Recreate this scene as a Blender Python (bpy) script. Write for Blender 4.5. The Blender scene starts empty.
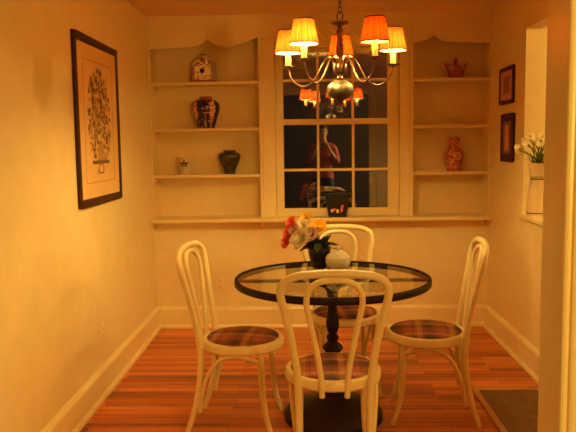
import bpy, bmesh, math, random
from mathutils import Vector, Matrix
random.seed(7)
PI = math.pi
S = bpy.context.scene
COL = S.collection

# ------------------------------------------------------------------ helpers
def cat(pts, n=6):
    """Catmull-Rom through points, n samples per span"""
    P = [Vector(p) for p in pts]
    P = [P[0]*2-P[1]] + P + [P[-1]*2-P[-2]]
    out = []
    for i in range(1, len(P)-2):
        a, b, c, d = P[i-1:i+3]
        for k in range(n):
            t = k/n
            out.append(.5*((2*b)+(c-a)*t+(2*a-5*b+4*c-d)*t*t+(3*b-a-3*c+d)*t**3))
    out.append(P[-2])
    return out

class B:
    def __init__(s): s.bm = bmesh.new()
    def face(s, vs, mi=0):
        try:
            f = s.bm.faces.new(vs); f.material_index = mi; return f
        except ValueError: return None
    def box(s, x0, x1, y0, y1, z0, z1, mi=0, bev=0):
        b2 = bmesh.new()
        v = [b2.verts.new((x, y, z)) for x in (x0, x1) for y in (y0, y1) for z in (z0, z1)]
        for q in ((0,1,3,2),(4,6,7,5),(0,4,5,1),(2,3,7,6),(0,2,6,4),(1,5,7,3)):
            b2.faces.new([v[i] for i in q])
        if bev: bmesh.ops.bevel(b2, geom=b2.edges[:], offset=bev, segments=2, affect='EDGES', profile=.5)
        s.add(b2, mi); return s
    def add(s, b2, mi=None):
        m = {}
        for v in b2.verts: m[v] = s.bm.verts.new(v.co)
        for f in b2.faces: s.face([m[v] for v in f.verts], f.material_index if mi is None else mi)
        b2.free()
    def tube(s, pts, r, n=10, mi=0, flat=1.0, closed=False):
        pts = [Vector(p) for p in pts]
        N = len(pts)
        R = r if isinstance(r, (list, tuple)) else [r]*N
        if len(R) != N:
            R = [R[min(len(R)-1, int(i/(N-1)*(len(R)-1)))]*(1-((i/(N-1)*(len(R)-1)) % 1)) + R[min(len(R)-1, int(i/(N-1)*(len(R)-1))+1)]*((i/(N-1)*(len(R)-1)) % 1) for i in range(N)]
        rings = []; up = None
        for i, p in enumerate(pts):
            if closed: t = (pts[(i+1) % N]-pts[i-1]).normalized()
            else: t = (pts[min(i+1, N-1)]-pts[max(i-1, 0)]).normalized()
            if up is None:
                up = Vector((0,0,1)) if abs(t.z) < .9 else Vector((0,1,0))
            up = (up-t*up.dot(t)).normalized(); sd = t.cross(up)
            rings.append([s.bm.verts.new(p+R[i]*(math.cos(2*PI*k/n)*sd+flat*math.sin(2*PI*k/n)*up)) for k in range(n)])
        for i in range(N if closed else N-1):
            a, b = rings[i], rings[(i+1) % N]
            for k in range(n): s.face((a[k], a[(k+1)%n], b[(k+1)%n], b[k]), mi)
        if not closed:
            s.face(rings[0][::-1], mi); s.face(rings[-1], mi)
        return s
    def lathe(s, prof, n=32, c=(0,0,0), mi=0, mf=None, closed=False, ripple=0, sy=1.0, arc=None):
        c = Vector(c); rings = []
        for (r, z) in prof:
            if r < 1e-6: rings.append([s.bm.verts.new(c+Vector((0,0,z)))])
            else:
                rings.append([s.bm.verts.new(c+Vector(((r*(1+ripple*(k%2)))*math.cos(2*PI*k/n), sy*(r*(1+ripple*(k%2)))*math.sin(2*PI*k/n), z))) for k in range(n)])
        L = len(rings)
        for i in range(L if closed else L-1):
            a, b = rings[i], rings[(i+1) % L]
            zz = (prof[i][1]+prof[(i+1)%L][1])/2
            for k in range(n):
                m = mf((k+.5)/n*2*PI, zz) if mf else mi
                k2 = (k+1) % n
                if len(a) == 1 and len(b) == 1: continue
                if len(a) == 1: s.face((a[0], b[k2], b[k]), m)
                elif len(b) == 1: s.face((a[k], a[k2], b[0]), m)
                else: s.face((a[k], a[k2], b[k2], b[k]), m)
        return s
    def prism(s, poly, axis, a, b, mi=0):
        """poly of 2-D points extruded along axis from a to b"""
        def P(u, v, w): return {'x': (w,u,v), 'y': (u,w,v), 'z': (u,v,w)}[axis]
        A = [s.bm.verts.new(P(u,v,a)) for u,v in poly]; C = [s.bm.verts.new(P(u,v,b)) for u,v in poly]
        n = len(poly)
        s.face(A, mi); s.face(C[::-1], mi)
        for i in range(n): s.face((A[i], C[i], C[(i+1)%n], A[(i+1)%n]), mi)
        return s
    def ball(s, c, r, mi=0, seg=12, sc=(1,1,1)):
        c = Vector(c)
        prof = [(r*math.sin(PI*i/(seg//2+2)), -r*math.cos(PI*i/(seg//2+2))) for i in range(seg//2+3)]
        prof[0] = (0,-r); prof[-1] = (0,r)
        b2 = B(); b2.lathe(prof, seg)
        for v in b2.bm.verts: v.co = Vector((v.co.x*sc[0], v.co.y*sc[1], v.co.z*sc[2]))+c
        s.add(b2.bm, mi); return s
    def xf(s, M):
        for v in s.bm.verts: v.co = M @ v.co
        return s

def obj(name, b, mats, parent=None, smooth=False, bevel=0, loc=None, sub=0):
    bm = b.bm
    bmesh.ops.remove_doubles(bm, verts=bm.verts[:], dist=1e-6)
    bmesh.ops.recalc_face_normals(bm, faces=bm.faces[:])
    me = bpy.data.meshes.new(name); bm.to_mesh(me); bm.free()
    if not isinstance(mats, (list, tuple)): mats = [mats]
    for m in mats: me.materials.append(m)
    if smooth:
        me.polygons.foreach_set('use_smooth', [True]*len(me.polygons))
        try: me.set_sharp_from_angle(angle=math.radians(42))
        except Exception: pass
    o = bpy.data.objects.new(name, me); COL.objects.link(o)
    if parent: o.parent = parent
    if loc: o.location = loc
    if bevel:
        m = o.modifiers.new('bevel', 'BEVEL'); m.width = bevel; m.segments = 2; m.limit_method = 'ANGLE'
    if sub:
        m = o.modifiers.new('sub', 'SUBSURF'); m.levels = sub; m.render_levels = sub
    return o
def tag(o, label, category, group=None):
    o['label'] = label; o['category'] = category
    if group: o['group'] = group
    return o
def thing(name, label, category, loc=(0,0,0), rz=0, group=None):
    o = bpy.data.objects.new(name, None); COL.objects.link(o)
    o.empty_display_size = .05
    o.location = loc; o.rotation_euler = (0,0,rz)
    return tag(o, label, category, group)
def struct(name, b, m, parent=None, **k):
    o = obj(name, b, m, parent, **k)
    if not parent: o['kind'] = 'structure'
    return o
def dup(root, loc, rz, label, group=None, name=None):
    def rec(o, par):
        c = o.copy(); COL.objects.link(c)
        if par: c.parent = par
        for ch in list(o.children): rec(ch, c)
        return c
    r = rec(root, None); r.location = loc; r.rotation_euler = (0,0,rz); r['label'] = label
    if group: r['group'] = group
    return r

# ------------------------------------------------------------------ materials
class NT:
    def __init__(s, name):
        s.m = bpy.data.materials.new(name); s.m.use_nodes = True
        s.t = s.m.node_tree; s.n = s.t.nodes; s.l = s.t.links
        s.out = s.n['Material Output']; s.p = s.n['Principled BSDF']
    def add(s, t, **k):
        nd = s.n.new(t)
        for a, v in k.items():
            if a.startswith('i_'): nd.inputs[a[2:].replace('_', ' ')].default_value = v
            else: setattr(nd, a, v)
        return nd
    def link(s, a, b): s.l.new(a, b)
    def ramp(s, fac, stops, interp='LINEAR'):
        r = s.n.new('ShaderNodeValToRGB'); r.color_ramp.interpolation = interp
        e = r.color_ramp.elements
        while len(e) < len(stops): e.new(.5)
        for i, (p, c) in enumerate(stops): e[i].position = p; e[i].color = (*c, 1)
        s.link(fac, r.inputs[0]); return r.outputs[0]
def rgb(c): return (c[0], c[1], c[2], 1)
def simple(name, c, rough=.5, metal=0, var=.06, scale=14, bump=0, coat=0, spec=.5):
    t = NT(name)
    tc = t.add('ShaderNodeTexCoord'); nz = t.add('ShaderNodeTexNoise'); nz.inputs['Scale'].default_value = scale; nz.inputs['Detail'].default_value = 4
    t.link(tc.outputs['Object'], nz.inputs['Vector'])
    col = t.ramp(nz.outputs['Fac'], [(.3, tuple(x*(1-var) for x in c)), (.7, tuple(min(1, x*(1+var)) for x in c))])
    t.link(col, t.p.inputs['Base Color'])
    t.p.inputs['Roughness'].default_value = rough; t.p.inputs['Metallic'].default_value = metal
    t.p.inputs['Specular IOR Level'].default_value = spec
    t.p.inputs['Coat Weight'].default_value = coat
    if bump:
        bp = t.add('ShaderNodeBump'); bp.inputs['Strength'].default_value = bump; bp.inputs['Distance'].default_value = .01
        t.link(nz.outputs['Fac'], bp.inputs['Height']); t.link(bp.outputs[0], t.p.inputs['Normal'])
    return t.m

WALLC = (.80, .65, .36)
M = {}
M['wall'] = simple('wall_paint', WALLC, .55, var=.03, scale=9, bump=.04)
M['ceiling'] = simple('ceiling_paint', (.80, .56, .30), .7, var=.03, scale=6)
M['trim'] = simple('trim_gloss_paint', (.82, .67, .37), .32, var=.02, scale=20)
M['shelf'] = simple('bookcase_paint', (.79, .62, .33), .42, var=.02, scale=20)
M['chair'] = simple('chair_cream_enamel', (.80, .65, .37), .33, var=.03, scale=30)
M['iron'] = simple('dark_iron', (.018, .007, .005), .5, var=.3, scale=30, bump=.06, spec=.22)
M['bronze'] = simple('aged_bronze', (.12, .06, .035), .32, metal=.85, var=.25, scale=40)
M['pewter'] = simple('brushed_pewter', (.13, .10, .065), .48, metal=.9, var=.12, scale=40)
M['candle'] = simple('candle_sleeve', (.95, .85, .6), .5, var=.03)
M['darkwood'] = simple('mahogany_frame', (.045, .008, .006), .45, var=.35, scale=40, spec=.25)
M['mat'] = simple('picture_mat', (.78, .50, .22), .6, var=.04, scale=20, coat=.3)
M['cream'] = simple('cream_ceramic', (.85, .72, .48), .3, var=.05)
M['white'] = simple('white_ceramic', (.66, .50, .28), .3, var=.04)
M['navy'] = simple('dark_glaze', (.016, .014, .02), .25, var=.5, scale=18)
M['olive'] = simple('dark_olive_glaze', (.055, .04, .03), .2, var=.5, scale=30)
M['red'] = simple('red_glaze', (.34, .05, .035), .35, var=.25, scale=25)
M['orange'] = simple('orange_glaze', (.72, .34, .10), .35, var=.2, scale=25)
M['mauve'] = simple('mauve_paint', (.40, .20, .22), .5, var=.3, scale=40)
M['black'] = simple('black_paint', (.01, .008, .008), .4)
M['grille'] = simple('vent_metal', (.26, .15, .075), .5, metal=.2, var=.2)
M['ventwood'] = simple('vent_frame_wood', (.55, .30, .12), .4, var=.12, scale=30)
M['plate'] = simple('outlet_plastic', (.86, .66, .38), .35, var=.02)
M['leaf'] = simple('dark_leaf', (.03, .045, .02), .45, var=.4, scale=60)
M['stem'] = simple('green_stem', (.07, .10, .025), .5, var=.3, scale=60)
M['petal_white'] = simple('white_petals', (.88, .78, .58), .6, var=.06, scale=60)
M['petal_red'] = simple('red_petals', (.90, .15, .06), .6, var=.15, scale=60)
M['petal_yellow'] = simple('yellow_petals', (.88, .52, .04), .6, var=.1, scale=60)
M['petal_lilac'] = simple('lilac_petals', (.72, .46, .46), .6, var=.1, scale=60)
M['print_ink'] = simple('sepia_ink', (.16, .09, .05), .6, var=.35, scale=60)
M['print_tan'] = simple('sepia_wash', (.48, .27, .11), .6, var=.25, scale=60)
M['pinkmat'] = simple('pink_mat', (.62, .27, .13), .6, var=.05)
M['print_red'] = simple('dusky_print', (.30, .10, .06), .6, var=.3, scale=50)
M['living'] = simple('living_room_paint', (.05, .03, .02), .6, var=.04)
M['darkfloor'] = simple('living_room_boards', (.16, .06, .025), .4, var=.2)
M['skin'] = simple('skin', (.62, .36, .24), .5, var=.05)
M['hair'] = simple('brown_hair', (.10, .05, .025), .5, var=.3, scale=60)
M['pink'] = simple('pink_cotton', (.42, .09, .08), .8, var=.12, scale=50)
M['denim'] = simple('dark_denim', (.04, .05, .09), .8, var=.2, scale=50)
M['silver'] = simple('silver_plastic', (.5, .5, .5), .3, metal=.5)

def floor_mat():
    t = NT('strip_wood_floor')
    tc = t.add('ShaderNodeTexCoord')
    br = t.add('ShaderNodeTexBrick'); br.offset = .37; br.offset_frequency = 2
    br.inputs['Scale'].default_value = 1; br.inputs['Brick Width'].default_value = 1.15; br.inputs['Row Height'].default_value = .058
    br.inputs['Mortar Size'].default_value = .0016; br.inputs['Mortar Smooth'].default_value = .1; br.inputs['Bias'].default_value = 0
    br.inputs['Color1'].default_value = (0,0,0,1); br.inputs['Color2'].default_value = (1,1,1,1); br.inputs['Mortar'].default_value = (0,0,0,1)
    t.link(tc.outputs['Object'], br.inputs['Vector'])
    mp = t.add('ShaderNodeMapping'); mp.inputs['Scale'].default_value = (1.1, 40, 1)
    t.link(tc.outputs['Object'], mp.inputs['Vector'])
    nz = t.add('ShaderNodeTexNoise'); nz.inputs['Scale'].default_value = 1; nz.inputs['Detail'].default_value = 6; nz.inputs['Roughness'].default_value = .6
    t.link(mp.outputs[0], nz.inputs['Vector'])
    mx = t.add('ShaderNodeMath', operation='MULTIPLY_ADD'); mx.inputs[1].default_value = .38
    t.link(br.outputs['Color'], mx.inputs[0])
    ms = t.add('ShaderNodeMath', operation='MULTIPLY'); ms.inputs[1].default_value = .75
    t.link(nz.outputs['Fac'], ms.inputs[0]); t.link(ms.outputs[0], mx.inputs[2])
    col = t.ramp(mx.outputs[0], [(.26, (.13, .017, .005)), (.44, (.42, .076, .015)), (.6, (.62, .15, .034)), (.85, (.76, .25, .065))])
    mm = t.add('ShaderNodeMix', data_type='RGBA', blend_type='MIX')
    t.link(br.outputs['Fac'], mm.inputs['Factor']); t.link(col, mm.inputs[6]); mm.inputs[7].default_value = (.08, .018, .006, 1)
    t.link(mm.outputs[2], t.p.inputs['Base Color'])
    t.p.inputs['Roughness'].default_value = .33
    bp = t.add('ShaderNodeBump'); bp.inputs['Strength'].default_value = .12; bp.inputs['Distance'].default_value = .004; bp.invert = True
    t.link(br.outputs['Fac'], bp.inputs['Height']); t.link(bp.outputs[0], t.p.inputs['Normal'])
    return t.m
M['floor'] = floor_mat()

def plaid_mat():
    t = NT('plaid_upholstery')
    tc = t.add('ShaderNodeTexCoord'); sx = t.add('ShaderNodeSeparateXYZ'); t.link(tc.outputs['Object'], sx.inputs[0])
    outs = []
    dk, rd, tn, mr = (.045, .025, .035), (.34, .08, .045), (.50, .22, .08), (.17, .04, .035)
    for ax, off in (('X', .531), ('Y', .517)):
        a = t.add('ShaderNodeMath', operation='MULTIPLY_ADD'); a.inputs[1].default_value = 1/.17; a.inputs[2].default_value = off+10
        t.link(sx.outputs[ax], a.inputs[0])
        fr = t.add('ShaderNodeMath', operation='FRACT'); t.link(a.outputs[0], fr.inputs[0])
        outs.append(t.ramp(fr.outputs[0], [(0, rd), (.20, mr), (.34, dk), (.56, mr), (.66, tn), (.82, rd), (.90, dk), (.94, rd)], 'CONSTANT'))
    mm = t.add('ShaderNodeMix', data_type='RGBA'); mm.inputs['Factor'].default_value = .5
    t.link(outs[0], mm.inputs[6]); t.link(outs[1], mm.inputs[7]); t.link(mm.outputs[2], t.p.inputs['Base Color'])
    nz = t.add('ShaderNodeTexNoise'); nz.inputs['Scale'].default_value = 400; t.link(tc.outputs['Object'], nz.inputs['Vector'])
    bp = t.add('ShaderNodeBump'); bp.inputs['Strength'].default_value = .2; bp.inputs['Distance'].default_value = .002
    t.link(nz.outputs['Fac'], bp.inputs['Height']); t.link(bp.outputs[0], t.p.inputs['Normal'])
    t.p.inputs['Roughness'].default_value = .75
    return t.m
M['plaid'] = plaid_mat()

def thin_glass(name, tint, ior, extra=0.0, rough=.0):
    t = NT(name)
    fr = t.add('ShaderNodeFresnel'); fr.inputs['IOR'].default_value = ior
    ad = t.add('ShaderNodeMath', operation='ADD', use_clamp=True); ad.inputs[1].default_value = extra
    ge = t.add('ShaderNodeNewGeometry'); fm = t.add('ShaderNodeMath', operation='SUBTRACT'); fm.inputs[0].default_value = 1
    t.link(ge.outputs['Backfacing'], fm.inputs[1])
    t.link(fr.outputs[0], ad.inputs[0])
    ml = t.add('ShaderNodeMath', operation='MULTIPLY'); t.link(ad.outputs[0], ml.inputs[0]); t.link(fm.outputs[0], ml.inputs[1])
    tr = t.add('ShaderNodeBsdfTransparent'); tr.inputs[0].default_value = rgb(tint)
    gl = t.add('ShaderNodeBsdfGlossy'); gl.inputs['Roughness'].default_value = rough; gl.inputs['Color'].default_value = (1,1,1,1)
    mx = t.add('ShaderNodeMixShader'); t.link(ml.outputs[0], mx.inputs[0]); t.link(tr.outputs[0], mx.inputs[1]); t.link(gl.outputs[0], mx.inputs[2])
    t.link(mx.outputs[0], t.out.inputs['Surface']); return t.m
M['tableglass'] = thin_glass('table_glass', (.93, .92, .86), 1.45)
M['windowglass'] = thin_glass('window_glass', (.8, .8, .8), 1.5, .21)

def frosted():
    t = NT('frosted_glass')
    t.p.inputs['Base Color'].default_value = (.92, .90, .82, 1); t.p.inputs['Roughness'].default_value = .25
    t.p.inputs['Transmission Weight'].default_value = .2; t.p.inputs['IOR'].default_value = 1.3
    return t.m
M['frosted'] = frosted()

def shade_mat():
    t = NT('pleated_shade_fabric')
    tc = t.add('ShaderNodeTexCoord'); sx = t.add('ShaderNodeSeparateXYZ'); t.link(tc.outputs['Object'], sx.inputs[0])
    at = t.add('ShaderNodeMath', operation='ARCTAN2'); t.link(sx.outputs['Y'], at.inputs[0]); t.link(sx.outputs['X'], at.inputs[1])
    nz = t.add('ShaderNodeTexNoise', noise_dimensions='1D'); nz.inputs['Scale'].default_value = 9; nz.inputs['Detail'].default_value = 2
    t.link(at.outputs[0], nz.inputs['W'])
    col = t.ramp(nz.outputs['Fac'], [(.35, (.80, .06, .008)), (.65, (.92, .17, .02))])
    df = t.add('ShaderNodeBsdfDiffuse'); tl = t.add('ShaderNodeBsdfTranslucent')
    ge = t.add('ShaderNodeNewGeometry'); li = t.add('ShaderNodeMix', data_type='RGBA')
    t.link(ge.outputs['Backfacing'], li.inputs['Factor']); t.link(col, li.inputs[6]); li.inputs[7].default_value = (.50, .40, .24, 1)
    t.link(li.outputs[2], df.inputs[0]); t.link(col, tl.inputs[0])
    mx = t.add('ShaderNodeMixShader'); mx.inputs[0].default_value = SHADE_T
    t.link(df.outputs[0], mx.inputs[1]); t.link(tl.outputs[0], mx.inputs[2])
    t.link(mx.outputs[0], t.out.inputs['Surface']); return t.m
SHADE_T = .032
M['shade'] = shade_mat()
M['shadetrim'] = simple('shade_trim', (.10, .012, .004), .6)
LAMP = (1.0, .74, .21)
def emit(name, c, s):
    t = NT(name); e = t.add('ShaderNodeEmission'); e.inputs[0].default_value = rgb(c); e.inputs[1].default_value = s
    t.link(e.outputs[0], t.out.inputs['Surface']); return t.m
BULB = 560
M['bulb'] = emit('bright_bulb', LAMP, BULB)
M['bulb_right'] = emit('warm_bulb', LAMP, BULB*.65)
M['bulb_side'] = emit('side_bulb', LAMP, BULB*.70)
M['bulb_dim'] = emit('old_bulb', (1.0, .46, .06), BULB*.20)
M['bulb_dimmer'] = emit('oldest_bulb', (1.0, .50, .07), BULB*.32)
M['diffuser'] = emit('kitchen_bulb', (1.0, .75, .22), 150)
M['diffuser_dim'] = emit('glowing_drum_shade', (1.0, .63, .13), 17)

# ------------------------------------------------------------------ camera
H = 2.44; XL, XR = -1.222, 1.408; CY, CZ = -5.3735, 1.4431
cam = bpy.data.cameras.new('camera'); co = bpy.data.objects.new('camera', cam); COL.objects.link(co)
r = Vector((0.99950835, 0.02825442, -0.01359242)); u = Vector((0.01061981, 0.10281673, 0.99464362)); f = Vector((-0.0295006, 0.99429895, -0.10246613))
co.matrix_world = Matrix(((r.x,u.x,-f.x,0),(r.y,u.y,-f.y,CY),(r.z,u.z,-f.z,CZ),(0,0,0,1)))
cam.sensor_width = 36; cam.lens = 686.63*36/576; cam.clip_start = .02
S.camera = co

# ------------------------------------------------------------------ room shell
PY0, PY1 = -3.645, -3.475           # partition between dining room and living room
OX0, OX1 = -1.0, .643               # cased opening
OPH = 2.1
struct('floor', B().box(XL-.1, XR+.1, PY1-.17, .3, -.06, 0), M['floor'])
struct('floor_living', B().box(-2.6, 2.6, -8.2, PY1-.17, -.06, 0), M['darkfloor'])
struct('ceiling', B().box(-2.6, 4, -8.2, .6, H, H+.06), M['ceiling'])
struct('wall_left', B().box(XL-.12, XL, PY1, .3, 0, H), M['wall'])

# right wall with the pass-through opening
WY0, WY1, WZ0, WZ1, WT = -2.27, -.838, .965, 2.165, .10
b = B()
b.box(XR, XR+WT, PY1, WY0, 0, H); b.box(XR, XR+WT, WY1, .3, 0, H)
b.box(XR, XR+WT, WY0, WY1, 0, WZ0-.025); b.box(XR, XR+WT, WY0, WY1, WZ1, H)
struct('wall_right', b, M['wall'])
struct('trim_1', B().box(XR-.02, XR+WT+.035, WY0-.012, WY1+.010, WZ0-.022, WZ0+.012), M['trim'], bevel=.006)   # sill of the pass-through
# kitchen beyond
struct('wall_kitchen', B().box(XR+WT, 3.4, .22, .3, 0, H).box(3.4, 3.5, -3.4, .3, 0, H).box(XR+WT, 3.5, -3.5, -3.4, 0, H), M['wall'])
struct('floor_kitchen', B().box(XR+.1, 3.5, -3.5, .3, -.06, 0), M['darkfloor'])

# partition with the cased opening
struct('wall_front', B().box(-2.6, OX0-.02, PY0+.02, PY1-.018, 0, H).box(OX1+.02, 2.6, PY0+.02, PY1-.018, 0, H).box(OX0-.02, OX1+.02, PY0+.02, PY1-.018, OPH+.02, H), M['wall'])
b = B()
b.box(OX1, OX1+.02, PY0+.02, PY1-.018, 0, OPH+.02); b.box(OX0-.02, OX0, PY0+.02, PY1-.018, 0, OPH+.02); b.box(OX0, OX1, PY0+.02, PY1-.018, OPH, OPH+.02)
struct('trim_2', b, M['trim'])
def casing(x, sgn, y, ys):
    # profile of moulded casing, u outward from the opening, v out of the wall
    pr = [(0,0),(0,.012),(.003,.017),(.008,.019),(.012,.016),(.013,.005),(.023,.005),(.026,.014),(.032,.017),(.075,.019),(.088,.016),(.092,.010),(.092,0)]
    return [(x+sgn*a, y+ys*c) for a, c in pr]
b = B()
for x, sg in ((OX1, 1), (OX0, -1)):
    for y, ys in ((PY0+.02, -1), (PY1-.018, 1)):
        b.prism(casing(x, sg, y, ys), 'z', 0, OPH)
b.box(OX0-.09, OX1+.09, PY0, PY0+.02, OPH, OPH+.09); b.box(OX0-.09, OX1+.09, PY1-.018, PY1, OPH, OPH+.09)
struct('trim_3', b, M['trim'])
# living room behind the camera
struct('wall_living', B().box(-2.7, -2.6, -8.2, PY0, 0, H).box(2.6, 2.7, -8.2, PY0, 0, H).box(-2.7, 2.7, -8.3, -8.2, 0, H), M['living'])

# baseboards: board, cap and shoe as one profile
def base_prof(sg=1):
    return [(0,0),(sg*.044,0),(sg*.044,.012),(sg*.038,.022),(sg*.024,.028),(sg*.024,.148),(sg*.018,.160),(sg*.006,.170),(0,.170)]
struct('baseboard_left', B().prism([(XL+a, z) for a, z in base_prof()], 'y', PY1, 0), M['trim'])
struct('baseboard_right', B().prism([(XR-a, z) for a, z in base_prof()], 'y', PY1, 0), M['trim'])
struct('baseboard_back', B().prism([(-a, z) for a, z in base_prof()], 'x', XL, XR), M['trim'])

# back wall: lower field plus scalloped header band; outer skin behind with the window hole
SC = [(XL,2.190),(-1.014,2.199),(-.889,2.204),(-.84,2.214),(-.80,2.234),(-.766,2.266),(-.735,2.236),(-.70,2.218),(-.65,2.208),(-.59,2.207),(-.545,2.212),(-.50,2.224),(-.448,2.243),(-.40,2.262),(-.36,2.272),(-.30,2.266),(-.225,2.240),
      (-.15,2.226),(-.06,2.232),(.02,2.256),(.089,2.300),(.12,2.262),(.16,2.226),(.222,2.210),(.285,2.226),(.325,2.262),(.356,2.300),(.42,2.256),(.50,2.230),(.60,2.212),(.70,2.208),(.78,2.209),(.86,2.214),(.905,2.226),(.945,2.243),(.976,2.266),(1.0,2.243),(1.035,2.226),(1.085,2.213),(1.2,2.205),(XR,2.198)]
LZ0, LZ1 = .852, .882
struct('wall_back', B().box(XL, XR, 0, .2, 0, LZ0), M['wall'])
b = B()
fine = [(p.x, p.y) for p in cat([(a, c, 0) for a, c in SC], 1)]
b.prism(fine+[(XR, H), (XL, H)], 'y', 0, .022)
struct('wall_header', b, M['wall'])
GX0, GX1 = -.25, .716               # window opening between casings
b = B().box(XL, GX0-.02, .19, .3, LZ0, H).box(GX1+.02, XR, .19, .3, LZ0, H).box(GX0-.02, GX1+.02, .19, .3, 2.24, H).box(GX0-.02, GX1+.02, .19, .3, 0, .86)
struct('wall_outside', b, M['wall'])

# ledge running under the bookcases and window
led = thing('ledge', 'long painted ledge running across the back wall under both bookcases and the window', 'ledge', (0,0,LZ0))
obj('board', B().box(XL, XR, -.11, .19, 0, LZ1-LZ0), M['shelf'], led, bevel=.006)
for x in (XL+.012, -.36, .806, XR-.012):
    obj('bracket', B().prism([(0,0),(-.075,0),(-.07,-.012),(-.012,-.045),(0,-.05)], 'x', x-.011, x+.011), M['shelf'], led)

# bookcases
SZ = (1.211, 1.572, 1.929)
def bookcase(name, x0, x1, label):
    t = thing(name, label, 'bookcase', ((x0+x1)/2, 0, LZ1)); w = (x1-x0)/2; z = -LZ1
    tl, tr = (.012, .024) if x0 < 0 else (.024, .012)
    obj('side_panel', B().box(-w, -w+tl, -.004, .178, 0, 2.44+z), M['shelf'], t)
    obj('side_panel', B().box(w-tr, w, -.004, .178, 0, 2.44+z), M['shelf'], t)
    obj('back_panel', B().box(-w, w, .178, .189, 0, 2.44+z), M['shelf'], t)
    for s in SZ:
        obj('shelf', B().box(-w+tl, w-tr, -.003, .178, s-.012+z, s+.012+z), M['shelf'], t, bevel=.003)
        for k in (-1, 1):
            xa = k*(w-(tr if k > 0 else tl)); 
            obj('shelf_cleat', B().box(min(xa, xa-k*.014), max(xa, xa-k*.014), .02, .178, s-.040+z, s-.012+z), M['shelf'], t)
    return t
bookcase('built_in_bookcase', XL, -.348, 'built-in painted bookcase left of the window, holding a birdhouse and three pots')
bookcase('built_in_bookcase', .794, XR, 'built-in painted bookcase right of the window, holding a red basket and a red vase')

# window
w1 = bpy.data.objects.new('window_1', None); COL.objects.link(w1); w1['kind'] = 'structure'; w1.location = (.233, 0, LZ1)
X = lambda v: v-.233
Z = lambda v: v-LZ1
b = B().box(X(-.348), X(GX0), .006, .03, 0, Z(2.44)).box(X(GX1), X(.794), .006, .03, 0, Z(2.44)).box(X(GX0), X(GX1), .024, .05, Z(2.19), Z(2.44))
obj('casing', b, M['trim'], w1, bevel=.004)
b = B().box(X(GX0-.02), X(GX0), .03, .2, 0, Z(2.24)).box(X(GX1), X(GX1+.02), .03, .2, 0, Z(2.24)).box(X(GX0), X(GX1), .03, .2, Z(2.19), Z(2.24))
obj('jamb', b, M['trim'], w1)
gx0, gx1 = -.190, .630
def sash(name, y, z0, z1, zb, zt, zm):
    t = B().box(X(GX0+.002), X(gx0), y, y+.034, Z(z0), Z(z1)).box(X(gx1), X(GX1-.002), y, y+.034, Z(z0), Z(z1))
    t.box(X(gx0), X(gx1), y, y+.034, Z(z0), Z(zb)).box(X(gx0), X(gx1), y, y+.034, Z(zt), Z(z1))
    s = obj(name, t, M['trim'], w1, bevel=.004)
    wd = (gx1-gx0)/3
    for k in (1, 2):
        obj('muntin', B().box(X(gx0+wd*k)-.010, X(gx0+wd*k)+.010, y+.003, y+.031, Z(zb), Z(zt)), M['trim'], s)
    obj('muntin', B().box(X(gx0), X(gx1), y+.005, y+.029, Z(zm)-.010, Z(zm)+.010), M['trim'], s)
    q = -.022                                    # the old panes sit slightly askew in their sash
    obj('pane', B().prism([(X(gx0), y+.017+q*X(gx0)), (X(gx1), y+.017+q*X(gx1)), (X(gx1), y+.0178+q*X(gx1)), (X(gx0), y+.0178+q*X(gx0))], 'z', Z(zb), Z(zt)), M['windowglass'], s)
sash('lower_sash', .034, .883, 1.645, .946, 1.600, 1.248)
sash('upper_sash', .072, 1.605, 2.19, 1.64, 2.165, 1.945)

# ------------------------------------------------------------------ bentwood chairs
def make_chair(label):
    t = thing('bentwood_chair', label, 'chair', (0,0,0), 0, 'bentwood chairs around the glass table')
    ring = [(.172,.418),(.205,.416),(.213,.424),(.213,.452),(.207,.461),(.190,.463),(.178,.458),(.172,.450)]
    obj('seat_frame', B().lathe(ring, 48, closed=True), M['chair'], t, smooth=True)
    pad = [(.0,.440),(.187,.440),(.189,.458),(.180,.468),(.150,.475),(.09,.480),(0,.482)]
    obj('seat', B().lathe(pad, 48), M['plaid'], t, smooth=True)
    hoop = [(.152,-.185,.425),(.158,-.198,.52),(.178,-.220,.65),(.203,-.243,.77),(.2185,-.258,.845),(.205,-.270,.893),(.155,-.280,.921),(.08,-.285,.931),(0,-.287,.934)]
    full = [(-a,c,d) for a,c,d in hoop]+[(a,c,d) for a,c,d in hoop[-2::-1]]
    obj('back_frame', B().tube(cat(full, 5), .0165, 12), M['chair'], t, smooth=True)
    inn = [(.052,-.206,.395),(.058,-.212,.50),(.078,-.225,.62),(.100,-.240,.73),(.113,-.250,.80),(.106,-.262,.855),(.078,-.272,.888),(.04,-.277,.901),(0,-.279,.904)]
    full = [(-a,c,d) for a,c,d in inn]+[(a,c,d) for a,c,d in inn[-2::-1]]
    obj('back_loop', B().tube(cat(full, 5), .0125, 10), M['chair'], t, smooth=True)
    for s in (-1, 1):
        p = [(s*.152,-.185,.44),(s*.150,-.186,.36),(s*.149,-.196,.25),(s*.153,-.222,.12),(s*.162,-.262,0)]
        obj('leg', B().tube(cat(p, 5), [.0165,.017,.017,.0155,.0135], 12), M['chair'], t, smooth=True)
        p = [(s*.148,.118,.425),(s*.149,.122,.32),(s*.151,.128,.20),(s*.158,.146,.09),(s*.172,.176,0)]
        obj('leg', B().tube(cat(p, 5), [.0175,.017,.016,.0145,.012], 12), M['chair'], t, smooth=True)
        p = [(s*.154,-.196,.105),(s*.160,-.182,.19),(s*.172,-.152,.29),(s*.182,-.095,.375),(s*.184,-.02,.408),(s*.176,.06,.398),(s*.160,.108,.372)]
        obj('brace', B().tube(cat(p, 6), .0105, 10), M['chair'], t, smooth=True)
    return t
ch = make_chair('cream bentwood dining chair in front of the table, turned with its back to the viewer')
ch.location = (.102, -2.395, 0); ch.rotation_euler = (0,0,math.radians(0))
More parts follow.
